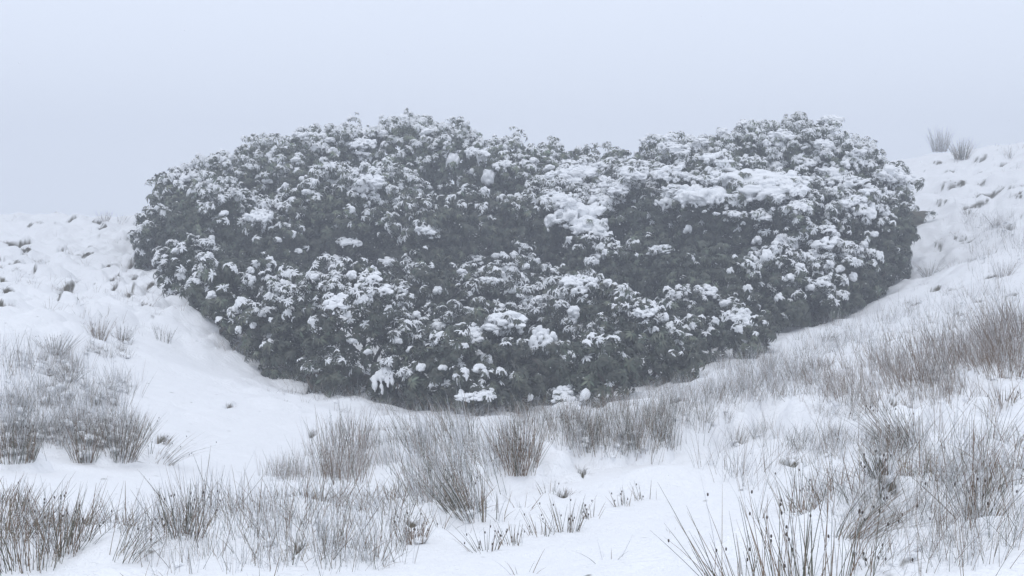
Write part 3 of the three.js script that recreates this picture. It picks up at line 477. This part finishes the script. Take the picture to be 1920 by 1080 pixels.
tuft(30, 858, 70, 'dense dark block of rushes at the left edge above the flat snow', { n: 150, splay: 0.2, spread: 0.16, frost: 0.12 });
tuft(160, 858, 75, 'dark rush tuft with snow in it above the flat snow', { n: 120, splay: 0.35, frost: 0.2, snow: 0.3 });
tuft(228, 858, 85, 'bushy dark rush tuft beside the smooth snow of the path', { n: 140, splay: 0.45, lx: 0.1, frost: 0.18, snow: 0.2 });
tuft(300, 868, 62, 'drooping rush tuft bowed to the right over the smooth snow', { n: 46, splay: 0.6, lx: 0.55, bend: 0.9, frost: 0.15 });
tuft(303, 834, 26, 'tiny dark tuft in a snow hole beside the path', { n: 50, splay: 0.4, lx: 0.4 });
tuft(458, 886, 10, 'single short stub of rush alone in the smooth snow', { n: 2, splay: 0.05, spread: 0.004, frost: 0, heads: 0 });
tuft(1231, 937, 50, 'single straight rush stem alone on the central mound', { n: 1, splay: 0.02, spread: 0.002, frost: 0, heads: 0, brown: 1 });
tuft(910, 1035, 62, 'short clipped looking rush tuft at the left end of the mound row', { n: 26, splay: 0.5, lx: -0.2, frost: 0.1, heads: 0.6 });
tuft(960, 1022, 55, 'rush tuft second from the left in the mound row', { n: 26, splay: 0.4, lx: -0.15, frost: 0.1 });
tuft(1015, 1005, 58, 'rush tuft third from the left in the mound row', { n: 24, splay: 0.45, frost: 0.1, lx: -0.1 });
tuft(1063, 998, 75, 'tallest and densest rush tuft of the mound row', { n: 36, splay: 0.4, frost: 0.1, heads: 0.4 });
tuft(1110, 970, 40, 'sparse rush tuft right of the tallest one in the mound row', { n: 16, splay: 0.4, frost: 0.1 });
tuft(1165, 950, 46, 'thin rush tuft fanning left near the right end of the mound row', { n: 18, splay: 0.4, lx: -0.25, frost: 0.1 });
tuft(1205, 938, 42, 'last thin rush tuft at the right end of the mound row', { n: 12, splay: 0.3, lx: -0.1, frost: 0.1 });
tuft(1262, 1000, 22, 'few short stems poking from the smooth snow right of the mound', { n: 6, splay: 0.4, frost: 0.1 });
tuft(1030, 925, 40, 'sparse stems over the dark hole in the central mound', { n: 12, splay: 0.4, frost: 0.1 });
tuft(880, 965, 105, 'green based rush tuft leaning left at the edge of the mound', { n: 110, splay: 0.35, lx: -0.4, brown: 0.25, frost: 0.15, snow: 0.15 });
tuft(975, 880, 95, 'thick brown upright rush tuft against the left end of the mound', { n: 150, splay: 0.25, brown: 0.75, frost: 0.12 });
tuft(775, 1018, 70, 'brown tuft with a snow cap at the bottom of the rush bed', { n: 70, splay: 0.4, brown: 0.9, frost: 0.2, snow: 0.3 });
tuft(60, 1060, 150, 'large rush tuft with dark seed heads in the bottom left corner', { n: 120, splay: 0.5, frost: 0.15, spread: 0.22, heads: 0.25 });
tuft(25, 1010, 120, 'tall rush tuft leaning right at the lower left edge', { n: 70, splay: 0.4, lx: 0.3, frost: 0.15 });
tuft(120, 1030, 130, 'upright rush tuft at the right side of the bottom left corner clump', { n: 80, splay: 0.35, frost: 0.18 });
tuft(235, 1045, 95, 'rush tuft bowed over to the right at bottom left', { n: 50, splay: 0.4, lx: 0.5, bend: 0.9, frost: 0.2 });
tuft(345, 1005, 105, 'upright rush tuft in the middle of the bottom left line', { n: 70, splay: 0.3, frost: 0.15, heads: 0.3 });
tuft(1530, 1115, 205, 'very tall rush tuft nearest the camera at the bottom right', { n: 60, splay: 0.22, frost: 0.12, heads: 0.2, thick: 0.0021, spread: 0.22, lx: 0.05 });
tuft(1440, 1110, 195, 'tall open rush tuft left of the nearest one at the bottom', { n: 46, splay: 0.25, lx: -0.08, frost: 0.12, heads: 0.2, thick: 0.002, spread: 0.22 });
tuft(1380, 1100, 120, 'few thin stems leaning left at the bottom beside the smooth snow', { n: 14, splay: 0.5, lx: -0.3, frost: 0.1, thick: 0.0026 });
tuft(1590, 1010, 120, 'rush tuft arching far to the right over snowy tussocks', { n: 70, splay: 0.45, lx: 0.7, bend: 0.8, frost: 0.2 });
tuft(1500, 960, 100, 'rush tuft rising behind the two tallest at bottom right', { n: 40, splay: 0.4, frost: 0.15 });
tuft(1700, 835, 95, 'dark rush tuft leaning left over a hollow beside the snow dome', { n: 90, splay: 0.35, lx: -0.5, frost: 0.12 });
tuft(1650, 892, 60, 'green based tuft in a hollow in the middle of the right tussocks', { n: 80, splay: 0.35, lx: -0.25, brown: 0.3, frost: 0.12 });
tuft(1835, 970, 100, 'dark rush tuft sprawling at the lower right edge', { n: 70, splay: 0.7, frost: 0.15 });
tuft(1640, 1065, 70, 'rushes bent over a hole in the snow at the bottom right', { n: 50, splay: 0.8, lx: 0.4, bend: 0.8, frost: 0.15 });
tuft(1880, 762, 50, 'small brown tuft at the end of the brown band by the right edge', { n: 50, splay: 0.5, brown: 0.9, frost: 0.2 });

// turf in the hollows under the snow lips
{
  const blade = tuftShape({ n: 20, h: 0.16, spread: 0.07, splay: 0.6, bend: 0.9, thick: 0.003, brown: 0.5, frost: 0.06, heads: 0 }).stems, list = [];
  for (const o of hollowPx) for (let i = 0, n = clamp(Math.round(o.w * 46), 4, 60); i < n; i++) {
    const s = rr(-0.95, 0.95), x = o.x + s * o.w, z = o.z + (rr(-0.1, 0.16) + 0.08 * Math.cos(s * 2.5)) * o.s, k = rr(0.4, 0.9) * lerp(0.55, 0.85, o.s);
    list.push(new THREE.Matrix4().compose(V(x, ground(x, z) - 0.01, z), new THREE.Quaternion().setFromEuler(new THREE.Euler(rr(0, 0.6), rr(0, 6.28), 0)), V(k, k * 0.8, k)));
  }
  const m = instanced('turf_grass', blade, rushMat, list); m.userData = { kind: 'stuff', label: 'dark turf grass showing in hollows under lips of snow', category: 'grass' };
}

// tips of moor grass poking through the snow between the tussocks
{
  const kinds = [0, 1, 2].map(() => tuftShape({ n: 7, h: 0.2, spread: 0.06, splay: 0.7, bend: 0.8, thick: 0.0026, brown: 0.6, frost: 0.3, heads: 0 }).stems), lists = [[], [], []];
  for (let i = 0; i < 5200; i++) {
    const [cx, cz, r] = tussocky[Math.floor(rnd() * tussocky.length)], x = cx + gauss() * r * 0.7, z = cz + gauss() * r * 0.7;
    if (z > -5 || z < -48 || Math.abs(x / z) > 0.42 || under(x, z, 0.9) || fbm(x * 0.8, z * 0.8, 2) < -0.08) continue;
    if (pathPx.some(([px, pz, q]) => (x - px) ** 2 + (z - pz) ** 2 < q * q * 0.8)) continue;
    const k = rr(0.4, 1.3); lists[i % 3].push(new THREE.Matrix4().compose(V(x, ground(x, z) - 0.015, z), new THREE.Quaternion().setFromEuler(new THREE.Euler(gauss() * 0.3, rr(0, 6.28), gauss() * 0.3)), V(k, k, k)));
  }
  lists.forEach((l, i) => { const m = instanced(numbered('grass'), kinds[i], rushMat, l); m.userData = { kind: 'stuff', label: 'thin moor grass tips poking through snow between the tussocks', category: 'grass', group: 'moor grass tips' }; });
}

// snow still falling
{
  const g = new THREE.IcosahedronGeometry(1, 0), list = [];
  for (let i = 0; i < 5000; i++) { const d = 5 + 20 * Math.cbrt(rnd()), x = rr(-0.42, 0.42) * d, z = -d, r = rr(0.0025, 0.0045), y = EYE + rr(-0.22, 0.22) * d; if (y < ground(x, z) + 0.02) continue; list.push(new THREE.Matrix4().compose(V(x, y, z), new THREE.Quaternion().setFromEuler(new THREE.Euler(rr(0, 3), rr(0, 3), rr(0, 3))), V(r, r * rr(1, 1.7), r))); }
  const m = instanced('snowflakes', g, capMat, list); m.userData = { kind: 'stuff', label: 'small snowflakes falling through the misty air', category: 'snowflakes' };
}

renderer.render(scene, camera);
